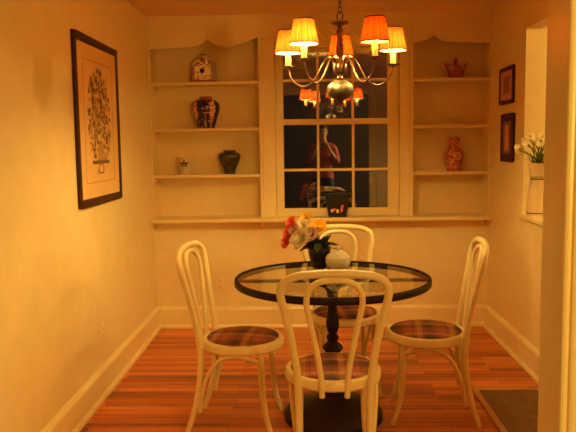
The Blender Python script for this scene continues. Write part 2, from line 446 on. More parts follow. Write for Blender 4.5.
G = 'bentwood chairs around the glass table'
dup(ch, (-.345, -1.90, 0), math.radians(-97), 'cream bentwood dining chair beside the table, nearest the wall with the big picture', G)
dup(ch, (.617, -1.79, 0), math.radians(84), 'cream bentwood dining chair beside the table, nearest the floor vent', G)
dup(ch, (.213, -1.39, 0), math.radians(187), 'cream bentwood dining chair beyond the table, below the window, partly behind the flowers', G)

# ------------------------------------------------------------------ table
TX, TY = .122, -1.83
tb = thing('dining_table', 'round glass-topped dining table with a dark iron rim and pedestal', 'table', (TX,TY,0))
obj('table_top', B().lathe([(0,.744),(.494,.744),(.494,.752),(0,.752)], 96), M['tableglass'], tb, smooth=True)
obj('rim', B().lathe([(.492,.724),(.507,.722),(.511,.727),(.511,.752),(.507,.757),(.495,.757),(.492,.753)], 96, closed=True), M['iron'], tb, smooth=True)
obj('cross_bar', B().box(-.494,.494,-.013,.013,.728,.743), M['iron'], tb, bevel=.002)
obj('cross_bar', B().box(-.013,.013,-.494,.494,.728,.743), M['iron'], tb, bevel=.002)
col = [(0,.728),(.085,.728),(.085,.716),(.045,.70),(.030,.68),(.024,.64),(.024,.60),(.027,.56),(.034,.52),(.034,.49),(.026,.465),(.021,.45),(.030,.443),(.034,.434),(.030,.424),(.024,.416),(.030,.405),(.050,.39),(.056,.378),(.048,.366),(.034,.352),(.030,.30),(.032,.24),(.038,.20),(.044,.17)]
obj('pedestal', B().lathe(col, 32), M['iron'], tb, smooth=True)
bs = [(.03,.175),(.046,.17),(.052,.155),(.062,.135),(.09,.112),(.14,.094),(.19,.078),(.225,.06),(.245,.042),(.255,.036),(.262,.026),(.262,.0),(0,0)]
obj('base', B().lathe([(0,.178)]+bs, 48), M['iron'], tb, smooth=True)

# ------------------------------------------------------------------ chandelier
CX, CYD = .168, -1.85
cd = thing('chandelier', 'hanging chandelier with five small orange-shaded lights and a pewter ball', 'chandelier', (CX,CYD,2.44))
zz = -2.44
body = [(0,1.765),(.012,1.765),(.018,1.775),(.012,1.785),(.014,1.795),(.030,1.803),(.036,1.82),(.036,1.842),(.028,1.855),(.016,1.864),(.013,1.875),(.019,1.89),(.021,1.91),(.019,1.94),(.014,1.955),(.018,1.965),(.013,1.975),(.017,1.99),(.018,2.01),(.012,2.022),(.012,2.034),(.040,2.042),(.048,2.048),(.046,2.053),(.014,2.056),(.008,2.062),(0,2.063)]
obj('stem', B().lathe([(r_, z_+zz) for r_, z_ in body], 24), M['bronze'], cd, smooth=True)
bl = []
for i in range(17):
    a = -PI/2+PI*i/16; bl.append((max(0,.0685*math.cos(a)) if 0<i<16 else 0, 1.717+zz+.052*math.sin(a)))
obj('ball', B().lathe(bl, 32), M['pewter'], cd, smooth=True)
b = B().lathe([(r_, z_+zz) for r_, z_ in [(0,1.668),(.014,1.667),(.018,1.66),(.010,1.652),(.007,1.645),(0,1.642)]], 20)
b.tube([(.017*math.cos(a), 0, 1.624+zz+.019*math.sin(a)) for a in [2*PI*k/20 for k in range(20)]], .0035, 8, closed=True)
obj('finial', b, M['bronze'], cd, smooth=True)
obj('loop', B().tube([(.014*math.cos(a), 0, 2.079+zz+.024*math.sin(a)) for a in [2*PI*k/24 for k in range(24)]], .0035, 8, closed=True), M['bronze'], cd, smooth=True)
b = B(); zc = 2.112; k = 0
while zc < 2.425:
    an = (k % 2)*PI/2+.4
    b.tube([(.0085*math.cos(a)*math.cos(an), .0085*math.cos(a)*math.sin(an), zc+zz+.0165*math.sin(a)) for a in [2*PI*q/14 for q in range(14)]], .0027, 6, closed=True)
    zc += .0262; k += 1
obj('chain', b, M['bronze'], cd, smooth=True)
obj('canopy', B().lathe([(0,-.028),(.02,-.028),(.05,-.018),(.062,-.006),(.062,0),(0,0)], 28), M['bronze'], cd, smooth=True)
RR = .283; ROT = math.radians(-3.5)
def arm(ang, bulbmat):
    ca, sa = math.cos(ang), math.sin(ang)
    P = [(.026,1.815),(.035,1.855),(.055,1.876),(.078,1.868),(.102,1.832),(.130,1.785),(.165,1.752),(.205,1.743),(.245,1.762),(.272,1.797),(RR,1.839)]
    a = obj('arm', B().tube(cat([(x*ca, x*sa, z+zz) for x, z in P], 5), .0052, 10), M['bronze'], cd, smooth=True)
    L = (RR*ca, RR*sa, zz)
    obj('drip_plate', B().lathe([(0,1.836),(.008,1.836),(.020,1.840),(.036,1.845),(.0375,1.849),(.035,1.850),(.015,1.847),(0,1.847)], 24), M['bronze'], a, smooth=True, loc=L)
    obj('candle_sleeve', B().lathe([(0,1.847),(.0145,1.847),(.0145,1.923),(.012,1.926),(0,1.926)], 20), M['candle'], a, smooth=True, loc=L)
    obj('bulb', B().lathe([(0,1.926),(.008,1.927),(.013,1.938),(.014,1.948),(.010,1.963),(.005,1.977),(0,1.985)], 16), bulbmat, a, smooth=True, loc=L)
    s = B().lathe([(.067,1.919),(.0455,2.031)], 72, ripple=.03)
    for rr, z in ((.0685,1.919),(.0467,2.031)):
        s.tube([(rr*math.cos(q), rr*math.sin(q), z) for q in [2*PI*k/40 for k in range(40)]], .0034, 6, mi=1, closed=True)
    # clip wires holding the shade on the bulb
    for q in (0, PI/2):
        s.tube([(.0465*math.cos(q), .0465*math.sin(q), 2.031), (0,0,2.028), (-.0465*math.cos(q), -.0465*math.sin(q), 2.031)], .0012, 5, mi=1)
    s.tube([(0,0,2.028),(0,0,1.984)], .0012, 5, mi=1)
    o = obj('lamp_shade', s, [M['shade'], M['shadetrim']], a, smooth=False, loc=L)
for ang, bm_ in ((-126,'bulb'), (-54,'bulb_dim'), (18,'bulb_right'), (90,'bulb_dimmer'), (162,'bulb_side')):
    arm(math.radians(ang)+ROT, M[bm_])

# ------------------------------------------------------------------ things on the shelves
S1, S2, S3 = [s+.012 for s in SZ]
def rnd(seed):
    rs = random.Random(seed); tab = {}
    def g(*k):
        if k not in tab: tab[k] = rs.random()
        return tab[k]
    return g
# birdhouse
t = thing('birdhouse', 'painted birdhouse with a round black hole and pointed roof, on the top shelf', 'birdhouse', (-.803,.085,S3))
b = B(); g = rnd(1)
n = 10
for fx in range(4):
    for i in range(10):
        for j in range(9):
            v = g(fx, i, j); mi = 1 if v > .86 else (2 if v < .10 else 0)
            a0, a1 = -.078+i*.0156, -.078+(i+1)*.0156; z0, z1 = .014+j*.013, .014+(j+1)*.013
            if i < 1 or i > 8: mi = 1
            rot = Matrix.Rotation(fx*PI/2, 3, 'Z')
            vs = [b.bm.verts.new(rot @ Vector((p, -.078 if fx % 2 == 0 else -.078, q))) for p, q in ((a0,z0),(a1,z0),(a1,z1),(a0,z1))]
            b.face(vs, mi)
b.box(-.077,.077,-.077,.077,.0139,.131,0)
obj('body', b, [M['cream'], M['mauve'], M['orange']], t)
obj('floor_board', B().box(-.092,.092,-.09,.09,0,.014), M['print_red'], t, bevel=.003)
obj('entrance_hole', B().xf(Matrix()).lathe([(0,0),(.019,0),(.019,.006),(0,.006)], 20).xf(Matrix.Translation((-.006,-.0785,.085)) @ Matrix.Rotation(PI/2, 4, 'X')), M['black'], t, smooth=True)
g2 = rnd(5)
ro = B().lathe([(.001,.128),(.088,.128),(.096,.134),(.090,.150),(.074,.170),(.056,.188),(.036,.205),(.022,.214),(.014,.222),(0,.226)], 28, mf=lambda a, z: [2,0,2,1,0,2][int(g2(int(a*4.5), int(z*90))*6)])
obj('roof', ro, [M['mauve'], M['print_red'], M['cream']], t, smooth=True)
obj('perch', B().tube([(-.006,-.078,.052),(-.006,-.108,.052)], .0035, 8), M['print_red'], t, smooth=True)

# imari style ginger jar
g3 = rnd(9)
def imari(a, z):
    d = ((a-1.5*PI+PI) % (2*PI))-PI          # 0 = facing the viewer
    per = ((d+.40) % 1.57)
    if z > .222: return 1
    if z < .06: return 3 if g3(int(a*5), int(z*60)) > .6 else 0
    if per < .12 or per > 1.46: return 0
    if .78 < per < 1.22 and .075 < z < .205: return 2 if g3(int(a*9), int(z*90)) > .12 else 1
    if -.98 < d < -.62 and .10 < z < .20: return 2 if g3(int(a*9), int(z*60)) > .45 else 3
    v = g3(int(a*6), int(z*70))
    return 0 if v > .22 else (1 if v < .09 else 3)
prof = [(0,0),(.060,0),(.062,.012),(.068,.03),(.075,.055),(.084,.085),(.093,.115),(.100,.145),(.102,.165),(.099,.185),(.088,.205),(.068,.219),(.050,.225),(.047,.229),(.050,.242),(.052,.246),(.046,.246),(.042,.23),(.0,.225)]
pp = [(p.x, p.y) for p in cat([(a, c, 0) for a, c in prof], 3)]; pp = [(max(0,a), c) for a, c in pp]
pp[0] = (0,0); pp[-1] = (0,.225)
o = obj('ginger_jar', B().lathe(pp, 60, mf=imari), [M['navy'], M['red'], M['orange'], M['mauve']], smooth=True, loc=(-.797,.085,S2)); o.scale = (1.06, .95, 1)
tag(o, 'big dark jar with red rim and orange painted panels, on the middle shelf', 'jar')
# white cachepot with leaf print
t = thing('flower_pot', 'small cream pot with a dark leaf print, on the lowest shelf', 'pot', (-.976,.085,S1))
obj('pot', B().lathe([(0,0),(.040,0),(.041,.008),(.045,.05),(.050,.10),(.054,.132),(.054,.138),(.049,.138),(.045,.10),(.04,.02),(0,.02)], 32), M['white'], t, smooth=True)
b = B()
def leafpoly(cx, cz, ang, L, w):
    pts = []
    for k in range(10):
        q = 2*PI*k/10; uu, vv = L/2*math.cos(q), w/2*math.sin(q)*(1-.3*math.cos(q))
        x = cx+uu*math.cos(ang)-vv*math.sin(ang); z = cz+uu*math.sin(ang)+vv*math.cos(ang)
        rad = .0468+(z-.06)*.0885
        pts.append(b.bm.verts.new((x, -math.sqrt(max(1e-6, rad*rad-x*x))-.0012, z)))
    b.face(pts)
for cx, cz, an, L, w in ((0,.102,PI/2,.036,.012),(-.018,.088,2.7,.034,.014),(.018,.088,.44,.034,.014),(-.014,.070,3.6,.026,.010),(.014,.070,-.45,.026,.010),(0,.062,PI/2,.03,.004)): leafpoly(cx, cz, an, L, w)
obj('leaf_print', b, M['navy'], t)
# dark shouldered vase
pr = [(0,0),(.040,0),(.042,.010),(.046,.03),(.058,.06),(.072,.09),(.083,.118),(.087,.138),(.082,.156),(.066,.168),(.050,.172),(.046,.176),(.050,.183),(.047,.186),(.042,.180),(.0,.17)]
pp = [(max(0,p.x), p.y) for p in cat([(a, c, 0) for a, c in pr], 3)]; pp[0] = (0,0); pp[-1] = (0,.17)
tag(obj('shouldered_vase', B().lathe(pp, 40), M['olive'], smooth=True, loc=(-.619,.085,S1)), 'plain dark brown shouldered vase, on the lowest shelf beside the cream pot', 'vase')
# red basket with pointed rim and handle
t = thing('red_basket', 'small red ceramic basket with flared pointed rim and upright handle, on the top shelf', 'basket', (1.158,.085,S3))
b = B(); N = 40; rings = []
for (r_, z_, fl) in ((.0,.003,0),(.052,.003,0),(.054,0,0),(.058,.03,.0),(.064,.062,.15),(.069,.085,.6),(.072,.098,1.0)):
    ring = []
    for k in range(N):
        a = 2*PI*k/N; pt = abs(math.cos(a))**6
        rr = r_*(1+.36*pt*fl); z2 = z_+.022*pt*fl
        ring.append((rr*math.cos(a), rr*.72*math.sin(a), z2))
    rings.append(ring)
inner = [[(x*.93, y*.93, z+.002) for x, y, z in q] for q in rings[::-1][:-1]]
allr = rings[1:]+inner
V = [[b.bm.verts.new(p) for p in q] for q in allr]
for i in range(len(V)-1):
    for k in range(N): b.face((V[i][k], V[i][(k+1)%N], V[i+1][(k+1)%N], V[i+1][k]), 1 if (k//4) % 2 == 0 and 2 < i < 5 else 0)
b.face(V[0][::-1])
obj('bowl', b, [M['red'], M['mauve']], t, smooth=True)
obj('handle', B().tube(cat([(-.004,-.046,.088),(-.003,-.042,.115),(0,-.02,.146),(0,0,.152),(0,.02,.146),(-.003,.042,.115),(-.004,.046,.088)], 5), [.010,.009,.0085,.012,.0085,.009,.010], 8), M['red'], t, smooth=True)
# red and white vase on the right
g4 = rnd(21)
def redv(a, z):
    if z < .022 or z > .185: return 0 if (int(z*120)+int(a*4)) % 4 else 1
    v = g4(int(a*9), int(z*110)); return 0 if v > .5 else (1 if v > .30 else 2)
pr = [(0,0),(.050,0),(.054,.006),(.052,.018),(.060,.04),(.070,.075),(.076,.11),(.076,.135),(.068,.16),(.050,.176),(.041,.184),(.040,.195),(.040,.215),(.041,.235),(.046,.250),(.050,.260),(.046,.266),(.040,.255),(.034,.2),(0,.18)]
pp = [(max(0,p.x), p.y) for p in cat([(a, c, 0) for a, c in pr], 3)]; pp[0] = (0,0); pp[-1] = (0,.18)
t = thing('patterned_vase', 'narrow-necked vase with red and cream pattern, on the lowest shelf by itself', 'vase', (1.149,.085,S1))
obj('body', B().lathe(pp, 48, mf=redv), [M['red'], M['orange'], M['mauve']], t, smooth=True)

# square tapered planter on the ledge in front of the window
t = thing('square_planter', 'dark tapered square planter with small painted flowers, on the ledge before the window', 'planter', (.227,-.036,LZ1))
def ringsq(w, z): return [(-w,-w*.42,z),(w,-w*.42,z),(w,w*.42,z),(-w,w*.42,z)]
b = B(); q = [ringsq(.068,0), ringsq(.094,.172), ringsq(.100,.173), ringsq(.101,.186), ringsq(.094,.186), ringsq(.066,.012)]
V = [[b.bm.verts.new(p) for p in z] for z in q]
for i in range(len(V)-1):
    for k in range(4): b.face((V[i][k], V[i][(k+1)%4], V[i+1][(k+1)%4], V[i+1][k]))
b.face(V[0][::-1]); b.face(V[-1])
obj('pot', b, M['black'], t, bevel=.002)
def blob(par, name, cx, cz, rx, rz, m):
    b = B(); yy = -(.068+.026*cz/.172)*.42-.0008
    b.face([b.bm.verts.new((cx+rx*math.cos(2*PI*k/10)*(1+.2*math.cos(3*k)), yy-.0005, cz+rz*math.sin(2*PI*k/10))) for k in range(10)])
    obj(name, b, m, par)
for cx, cz, rx, rz, m in ((-.042,.052,.012,.014,'petal_lilac'),(-.022,.062,.011,.010,'petal_red'),(0,.048,.010,.017,'petal_yellow'),(.032,.060,.010,.020,'petal_red'),(.038,.086,.010,.012,'petal_red'),(.016,.036,.008,.01,'stem')):
    blob(t, 'painted_flower', cx, cz, rx, rz, M[m])

# ------------------------------------------------------------------ pictures
def framed(name, wall, y0, y1, z0, z1, fw, label, dep=.016, gap=.004):
    """frame hung on the left (+x facing) or right wall; local u along wall, v up, front = +n"""
    sx = 1 if wall == 'left' else -1; x = XL if wall == 'left' else XR
    t = thing(name, label, 'picture', (x+sx*gap*0, (y0+y1)/2, (z0+z1)/2))
    W, Hh = (y1-y0)/2, (z1-z0)/2
    def bx(b, u0, u1, v0, v1, n0, n1, mi=0): return b.box(*sorted((sx*n0, sx*n1)), u0, u1, v0, v1, mi)
    b = B()
    bx(b,-W,-W+fw,-Hh,Hh,0,dep); bx(b,W-fw,W,-Hh,Hh,0,dep); bx(b,-W+fw,W-fw,-Hh,-Hh+fw,0,dep); bx(b,-W+fw,W-fw,Hh-fw,Hh,0,dep)
    obj('frame', b, M['darkwood'], t, bevel=.004)
    return t, W-fw, Hh-fw, bx, sx
t, W, Hh, bx, sx = framed('framed_print', 'left', -1.777, -.945, 1.120, 2.058, .043, 'large framed botanical print of a flower urn on the wall with the outlet')
obj('mat', bx(B(), -W, W, -Hh, Hh, .002, .010), M['mat'], t)
pw, ph, pz = .275, .345, .012
b = B()
for a in ((-pw,-pw+.006,-ph,ph),(pw-.006,pw,-ph,ph),(-pw,pw,-ph,-ph+.006),(-pw,pw,ph-.006,ph)): bx(b, *a, .010, .0106)
obj('plate_line', b, M['print_tan'], t)
b = B(); rs = random.Random(4)
def disc(b, u, v, ru, rv, n, mi, ang=0, k_=9):
    vs = []
    for k in range(k_):
        q = 2*PI*k/k_; a, c = ru*math.cos(q)*(1+.25*math.cos(3*q+u*90)), rv*math.sin(q)
        vs.append(b.bm.verts.new((sx*n, u+a*math.cos(ang)-c*math.sin(ang), v+a*math.sin(ang)+c*math.cos(ang))))
    b.face(vs, mi)
for i in range(330):
    a = rs.random()*2*PI; q = math.sqrt(rs.random()); u, v = .22*q*math.cos(a), .03+.27*q*math.sin(a)
    if abs(u) > .21: continue
    disc(b, u, v, rs.uniform(.010,.026), rs.uniform(.006,.015), .0108+.000004*i, 0 if rs.random() < .6 else 1, rs.random()*PI)
for u, v, s_ in ((-.02,.02,.05),(.06,.08,.035),(-.09,.10,.035),(.02,.17,.03),(-.08,-.06,.035),(.09,-.04,.03),(-.03,.25,.02),(.13,.15,.022),(-.15,.03,.022)):
    for k in range(7): disc(b, u+s_*.55*math.cos(k*.9), v+s_*.55*math.sin(k*.9), s_*.42, s_*.3, .0123+.00002*k, (k+1) % 2, k*.9)
    disc(b, u, v, s_*.3, s_*.3, .0127, 1)
for u, v, s_ in ((-.07,-.28,.02),(.12,-.20,.016),(-.16,-.15,.018),(.16,-.10,.014),(-.16,.22,.016),(.15,.26,.016)): disc(b, u, v, s_*2, s_*.6, .0122, 1, .6)
vs = [b.bm.verts.new((sx*.0128, u, v)) for u, v in ((-.05,-.215),(.05,-.215),(.065,-.18),(.055,-.14),(.04,-.12),(-.04,-.12),(-.055,-.14),(-.065,-.18))]; b.face(vs, 1)
for a in ((-.16,.16,-.238,-.218),(-.045,-.037,-.29,-.238),(.037,.045,-.29,-.238),(-.045,.045,-.296,-.288)): bx(b, *a, .0105, .0120, 0)
obj('print', b, [M['print_ink'], M['print_tan']], t)
# two small pictures on the right wall, one above the other
t, W, Hh, bx, sx = framed('small_picture', 'right', -.622, -.281, 1.712, 1.964, .026, 'small dark-framed picture with a pink mat, hung above the narrower red one')
obj('mat', bx(B(), -W, W, -Hh, Hh, .002, .010), M['pinkmat'], t)
obj('print', bx(B(), -.075, .075, -.055, .062, .010, .0108), M['print_red'], t)
t, W, Hh, bx, sx = framed('small_picture', 'right', -.647, -.341, 1.308, 1.641, .054, 'small wide-framed dark red picture with a narrow pale centre, the lower of two')
obj('mat', bx(B(), -W, W, -Hh, Hh, .002, .014), M['print_red'], t)
obj('print', bx(B(), -.040, .040, -.088, .088, .014, .0148), M['pinkmat'], t)

# ------------------------------------------------------------------ outlets and floor vent
def outlet(loc, rz, label):
    t = thing('wall_outlet', label, 'outlet', loc, rz, None)      # local: wall plane y=0, front = -y
    obj('cover_plate', B().box(-.036,.036,-.006,0,-.058,.058), M['plate'], t, bevel=.003)
    for s in (-1, 1):
        k = obj('socket', B().lathe([(0,0),(.0165,0),(.0165,.003),(.015,.004),(0,.004)], 20).xf(Matrix.Translation((0,-.0055,s*.0235)) @ Matrix.Rotation(PI/2, 4, 'X')), M['plate'], t, smooth=True)
        obj('slot', B().box(-.0068,-.0052,-.0102,-.0094,s*.0235-.002,s*.0235+.006).box(.0052,.0068,-.0102,-.0094,s*.0235-.002,s*.0235+.006).box(-.002,.002,-.0102,-.0094,s*.0235-.009,s*.0235-.005), M['black'], k)
    return t
outlet((-.709,0,.360), 0, 'double electric outlet on the back wall between the chair and the table')
outlet((XL,-1.455,.364), PI/2, 'double electric outlet low on the side wall under the big picture')
t = thing('floor_vent', 'wood-framed metal grille set in the floor near the wall', 'vent', (1.150,-1.82,0))
b = B(); w, l, fw = .202, .39, .032
b.box(-w,-w+fw,-l,l,0,.010); b.box(w-fw,w,-l,l,0,.010); b.box(-w+fw,w-fw,l-fw,l,0,.010); b.box(-w+fw,w-fw,-l,-l+fw,0,.010)
obj('frame', b, M['ventwood'], t, bevel=.003)
b = B().box(-w+fw,w-fw,-l+fw,l-fw,.0004,.0012,1)
i = 0
while -l+fw+.014*i < l-fw: b.box(-w+fw,w-fw,-l+fw+.014*i,-l+fw+.014*i+.008,.002,.0065); i += 1
i = 0
while -w+fw+.02*i < w-fw: b.box(-w+fw+.02*i,-w+fw+.02*i+.008,-l+fw,l-fw,.003,.0075); i += 1
obj('grille', b, [M['grille'], M['black']], t)

# ------------------------------------------------------------------ vase, flowers and dish on the table
TZ = .752
VX, VY = .060, -1.545
t = thing('flower_vase', 'dark glazed vase on the glass table holding a mixed bouquet', 'vase', (VX,VY,TZ))
pr = [(0,0),(.036,0),(.039,.005),(.046,.03),(.055,.06),(.062,.09),(.065,.108),(.064,.116),(.060,.116),(.056,.09),(.04,.03),(0,.02)]
obj('body', B().lathe(pr, 32), M['navy'], t, smooth=True)
def petal_bloom(b, c, dirv, R, layers, npet, mi=0, cup=.5):
    dirv = Vector(dirv).normalized(); q = dirv.to_track_quat('Z', 'Y').to_matrix().to_4x4()
    b2 = B()
    for L in range(layers):
        f_ = 1-L/layers*.72; tilt = cup+L*.38
        for k in range(npet):
            a = 2*PI*(k+.5*L)/npet
            ca, sa = math.cos(a), math.sin(a)
            grid = []
            for i in range(4):
                s_ = i/3
                rr = R*f_*s_; hh = R*f_*(s_**1.6)*math.sin(tilt)*.9+L*R*.06
                rr *= math.cos(tilt*.7)
                wd = R*f_*.62*math.sin(PI*min(1, .12+s_*.75))
                grid.append([b2.bm.verts.new((rr*ca-m*wd*sa, rr*sa+m*wd*ca, hh+abs(m)*wd*.35)) for m in (-1,-.4,.4,1)])
            for i in range(3):
                for j in range(3): b2.face((grid[i][j], grid[i][j+1], grid[i+1][j+1], grid[i+1][j]))
    b2.ball((0,0,R*.12), R*.26, 0, 8)
    b2.xf(Matrix.Translation(Vector(c)) @ q); b.add(b2.bm, mi)
def flower(name, c, R, mat, label, layers=3, npet=6, cup=.55, mouth=None, group='flowers in the dark vase'):
    c = Vector(c); m = Vector(mouth)
    t = thing(name, label, 'flower', m, 0, group)
    d = c-m
    mid = Vector((d.x*.35, d.y*.35, d.z*.6))
    dirn = (d-mid).normalized()+Vector((0,-.7,.15))
    obj('stem', B().tube(cat([Vector((0,0,-.05)), Vector((0,0,0)), mid, d-dirn.normalized()*R*.1], 4), .0025, 6), M['stem'], t, smooth=True)
    b = B(); petal_bloom(b, d, dirn, R, layers, npet, cup=cup)
    obj('bloom', b, mat, t, smooth=True)
    return t
mz = TZ+.115
mo = lambda i: (VX+.02*math.cos(i*2.4), VY+.02*math.sin(i*2.4), mz)
F = [('rose', (-.030,-1.60,.930), .064, 'petal_white', 'large cream white rose in the middle of the bouquet', 5, 7, .5),
     ('rose', (-.025,-1.575,.988), .045, 'petal_white', 'smaller cream white rose above the large one in the bouquet', 4, 6, .6),
     ('carnation', (-.088,-1.56,1.004), .042, 'petal_red', 'orange-red flower at the top of the bouquet', 4, 7, .5),
     ('carnation', (-.108,-1.57,.945), .040, 'petal_red', 'orange-red flower midway down the outer edge of the bouquet', 4, 7, .4),
     ('carnation', (-.122,-1.57,.902), .037, 'petal_red', 'orange-red flower lowest on the outer edge of the bouquet', 4, 7, .3),
     ('daisy', (-.012,-1.53,1.020), .048, 'petal_yellow', 'yellow flower at the very top of the bouquet', 3, 9, .4),
     ('daisy', (.050,-1.55,.978), .054, 'petal_yellow', 'yellow flower on the side of the bouquet towards the far chair', 3, 9, .4),
     ('aster', (-.075,-1.585,.972), .042, 'petal_lilac', 'pale lilac flower between the red flowers in the bouquet', 4, 8, .4),
     ('aster', (.020,-1.595,.948), .044, 'petal_lilac', 'pale lilac flower between the large white rose and a yellow flower', 4, 8, .45)]
for i, (nm, c, R, mt, lb, L, npt, cup) in enumerate(F):
    flower(nm, c, R, M[mt], lb, L, npt, cup, mouth=mo(i))
# foliage in the vase
b = B(); rs = random.Random(11)
def leafblade(b, base, d, L, w, up=Vector((0,0,1)), mi=0):
    d = Vector(d).normalized(); sd = d.cross(up)
    if sd.length < 1e-3: sd = Vector((1,0,0))
    sd.normalize(); nn = sd.cross(d); prev = None
    for i in range(6):
        s_ = i/5; p = Vector(base)+d*L*s_-Vector((0,0,1))*L*.28*s_*s_; ww = w*math.sin(PI*(.06+.9*s_))
        row = [b.bm.verts.new(p-sd*ww), b.bm.verts.new(p-nn*ww*.3), b.bm.verts.new(p+sd*ww)]
        if prev:
            for j in range(2): b.face((prev[j], prev[j+1], row[j+1], row[j]), mi)
        prev = row
for i in range(44):
    a = rs.uniform(0, 2*PI); e = rs.uniform(.05, 1.2)
    d = Vector((math.cos(a)*math.cos(e), math.sin(a)*math.cos(e), math.sin(e)))
    leafblade(b, (rs.uniform(-.02,.02), rs.uniform(-.02,.02), -.005), d, rs.uniform(.07,.13), rs.uniform(.014,.024))
for a in (3.5, 3.0, 3.9, 3.3, 5.9, .2, 4.6): leafblade(b, (.02*math.cos(a), .02*math.sin(a), .03), (math.cos(a), math.sin(a), -.02), .125, .022)
o = obj('leaf_spray', b, M['leaf'], None, smooth=True, loc=(VX,VY,mz+.005))
tag(o, 'spray of dark leaves around the blooms in the dark vase', 'leaves'); 
# frosted lidded dish
t = thing('glass_dish', 'pale frosted glass lidded dish on the table beside the bouquet vase', 'dish', (.160,-1.65,TZ))
pr = [(0,0),(.036,0),(.040,.004),(.038,.010),(.050,.02),(.062,.036),(.068,.056),(.066,.070)]
b = B().lathe(pr+[(.060,.070),(.056,.05),(.04,.02),(0,.015)], 40, ripple=.035); obj('bowl', b, M['frosted'], t, smooth=True)
b = B().lathe([(0,.070),(.066,.070),(.067,.074),(.058,.090),(.042,.104),(.022,.112),(.010,.115),(.010,.119),(.017,.126),(.018,.134),(.013,.142),(0,.145)], 40, ripple=.03); obj('lid', b, M['frosted'], t, smooth=True)

# ------------------------------------------------------------------ pitcher on the pass-through sill
PZ = WZ0+.012; PX, PYY = 1.452, -1.0
t = thing('pitcher', 'white pottery pitcher with dark bands, standing on the sill of the wall opening', 'pitcher', (PX,PYY,PZ))
g = lambda a, z: 1 if (.232 < z < .238 or .018 < z < .022 or .246 < z < .249) else 0
pr = [(0,0),(.066,0),(.070,.008),(.070,.017)]+[(.0695,.023),(.069,.06),(.066,.11),(.060,.16),(.053,.20),(.049,.231),(.0488,.239),(.049,.2455),(.050,.2495),(.055,.285),(.064,.322),(.068,.334),(.064,.334),(.050,.28),(.046,.23),(.06,.1),(.06,.02),(0,.02)]
obj('body', B().lathe(pr, 40, mf=g), [M['white'], M['navy']], t, smooth=True)
obj('handle', B().tube(cat([(.050,.01,.285),(.085,.015,.29),(.105,.02,.25),(.10,.02,.19),(.075,.015,.13),(.064,.01,.115)], 5), [.009,.009,.008,.008,.008,.009], 10, flat=1.4), M['white'], t, smooth=True)
b = B()
for k in range(5):
    a = -1.3+.1*k; z = .08+.022*k; rr = .0678-.06*max(0, z-.11)
    for s_ in (-1, 1):
        c = Vector((rr*math.cos(a+.05*s_), rr*math.sin(a+.05*s_), z)); n_ = Vector((math.cos(a), math.sin(a), .05)).normalized(); sd = Vector((-math.sin(a), math.cos(a), 0))
        b.face([b.bm.verts.new(c+n_*.0015+sd*.007*math.cos(q)+Vector((0,0,1))*.011*math.sin(q)) for q in [2*PI*j/8 for j in range(8)]])
obj('painted_sprig', b, M['navy'], t)
rs = random.Random(3)
pm = Vector((PX,PYY,PZ+.325))
def spot(i):
    a = i*2.399; q = math.sqrt((i+.5)/20)
    return Vector((PX-.015+.125*q*math.cos(a), PYY-.02+.085*q*math.sin(a), PZ+.505-.085*q*q+rs.uniform(-.02,.02)))
protof = None
for i in range(19):
    c = spot(i)
    flower('white_flower', c, rs.uniform(.017,.023), M['petal_white'], 'small creamy white flower in the bunch standing in the pitcher', 2, 6, .35, mouth=pm+Vector((rs.uniform(-.025,.025), rs.uniform(-.025,.025), 0)), group='white flowers in the pitcher')
flower('white_flower', (PX-.145,PYY-.04,PZ+.435), .02, M['petal_white'], 'creamy white flower leaning farthest out of the pitcher towards the small pictures', 2, 6, .3, mouth=pm-Vector((.03,.01,0)), group='white flowers in the pitcher')
b = B()
for i in range(22):
    a = rs.uniform(0, 2*PI); e = rs.uniform(.75, 1.4); d = Vector((math.cos(a)*math.cos(e), math.sin(a)*math.cos(e), math.sin(e)))
    leafblade(b, (rs.uniform(-.03,.03), rs.uniform(-.03,.03), 0), d, rs.uniform(.09,.15), .006)
o = obj('leaf_spray', b, M['stem'], None, smooth=True, loc=pm-Vector((0,0,.012)))
tag(o, 'narrow green leaves around the white flowers in the pitcher', 'leaves')

# ------------------------------------------------------------------ lamps of the neighbouring rooms
def ceil_lamp(loc, mat, label):
    t = thing('ceiling_light', label, 'light', loc)
    obj('base_ring', B().lathe([(0,0),(.075,0),(.078,-.012),(.07,-.025),(0,-.025)], 40), M['trim'], t, smooth=True)
    obj('bulb', B().lathe([(.014,-.024),(.015,-.045),(.022,-.06),(.032,-.085),(.033,-.10),(.027,-.118),(.014,-.129),(0,-.132)], 32), mat, t, smooth=True)
ceil_lamp((3.1,-1.875,H), M['diffuser'], 'bare ceiling bulb of the kitchen beyond the wall opening')
t = thing('floor_lamp', 'tall floor lamp with a glowing drum shade, behind the wall end in the living room', 'lamp', (1.15,-5.7,0))
obj('base', B().lathe([(0,0),(.14,0),(.14,.012),(.10,.026),(.02,.032),(0,.032)], 36), M['bronze'], t, smooth=True)
obj('pole', B().lathe([(0,.03),(.011,.03),(.011,1.42),(0,1.42)], 16), M['bronze'], t, smooth=True)
b = B().lathe([(.18,1.34),(.13,1.62)], 48)
for k in range(3):
    a = 2*PI*k/3; b.tube([(0,0,1.41),(.165*math.cos(a),.165*math.sin(a),1.41)], .002, 6, mi=1)
obj('shade', b, [M['diffuser_dim'], M['bronze']], t, smooth=True)

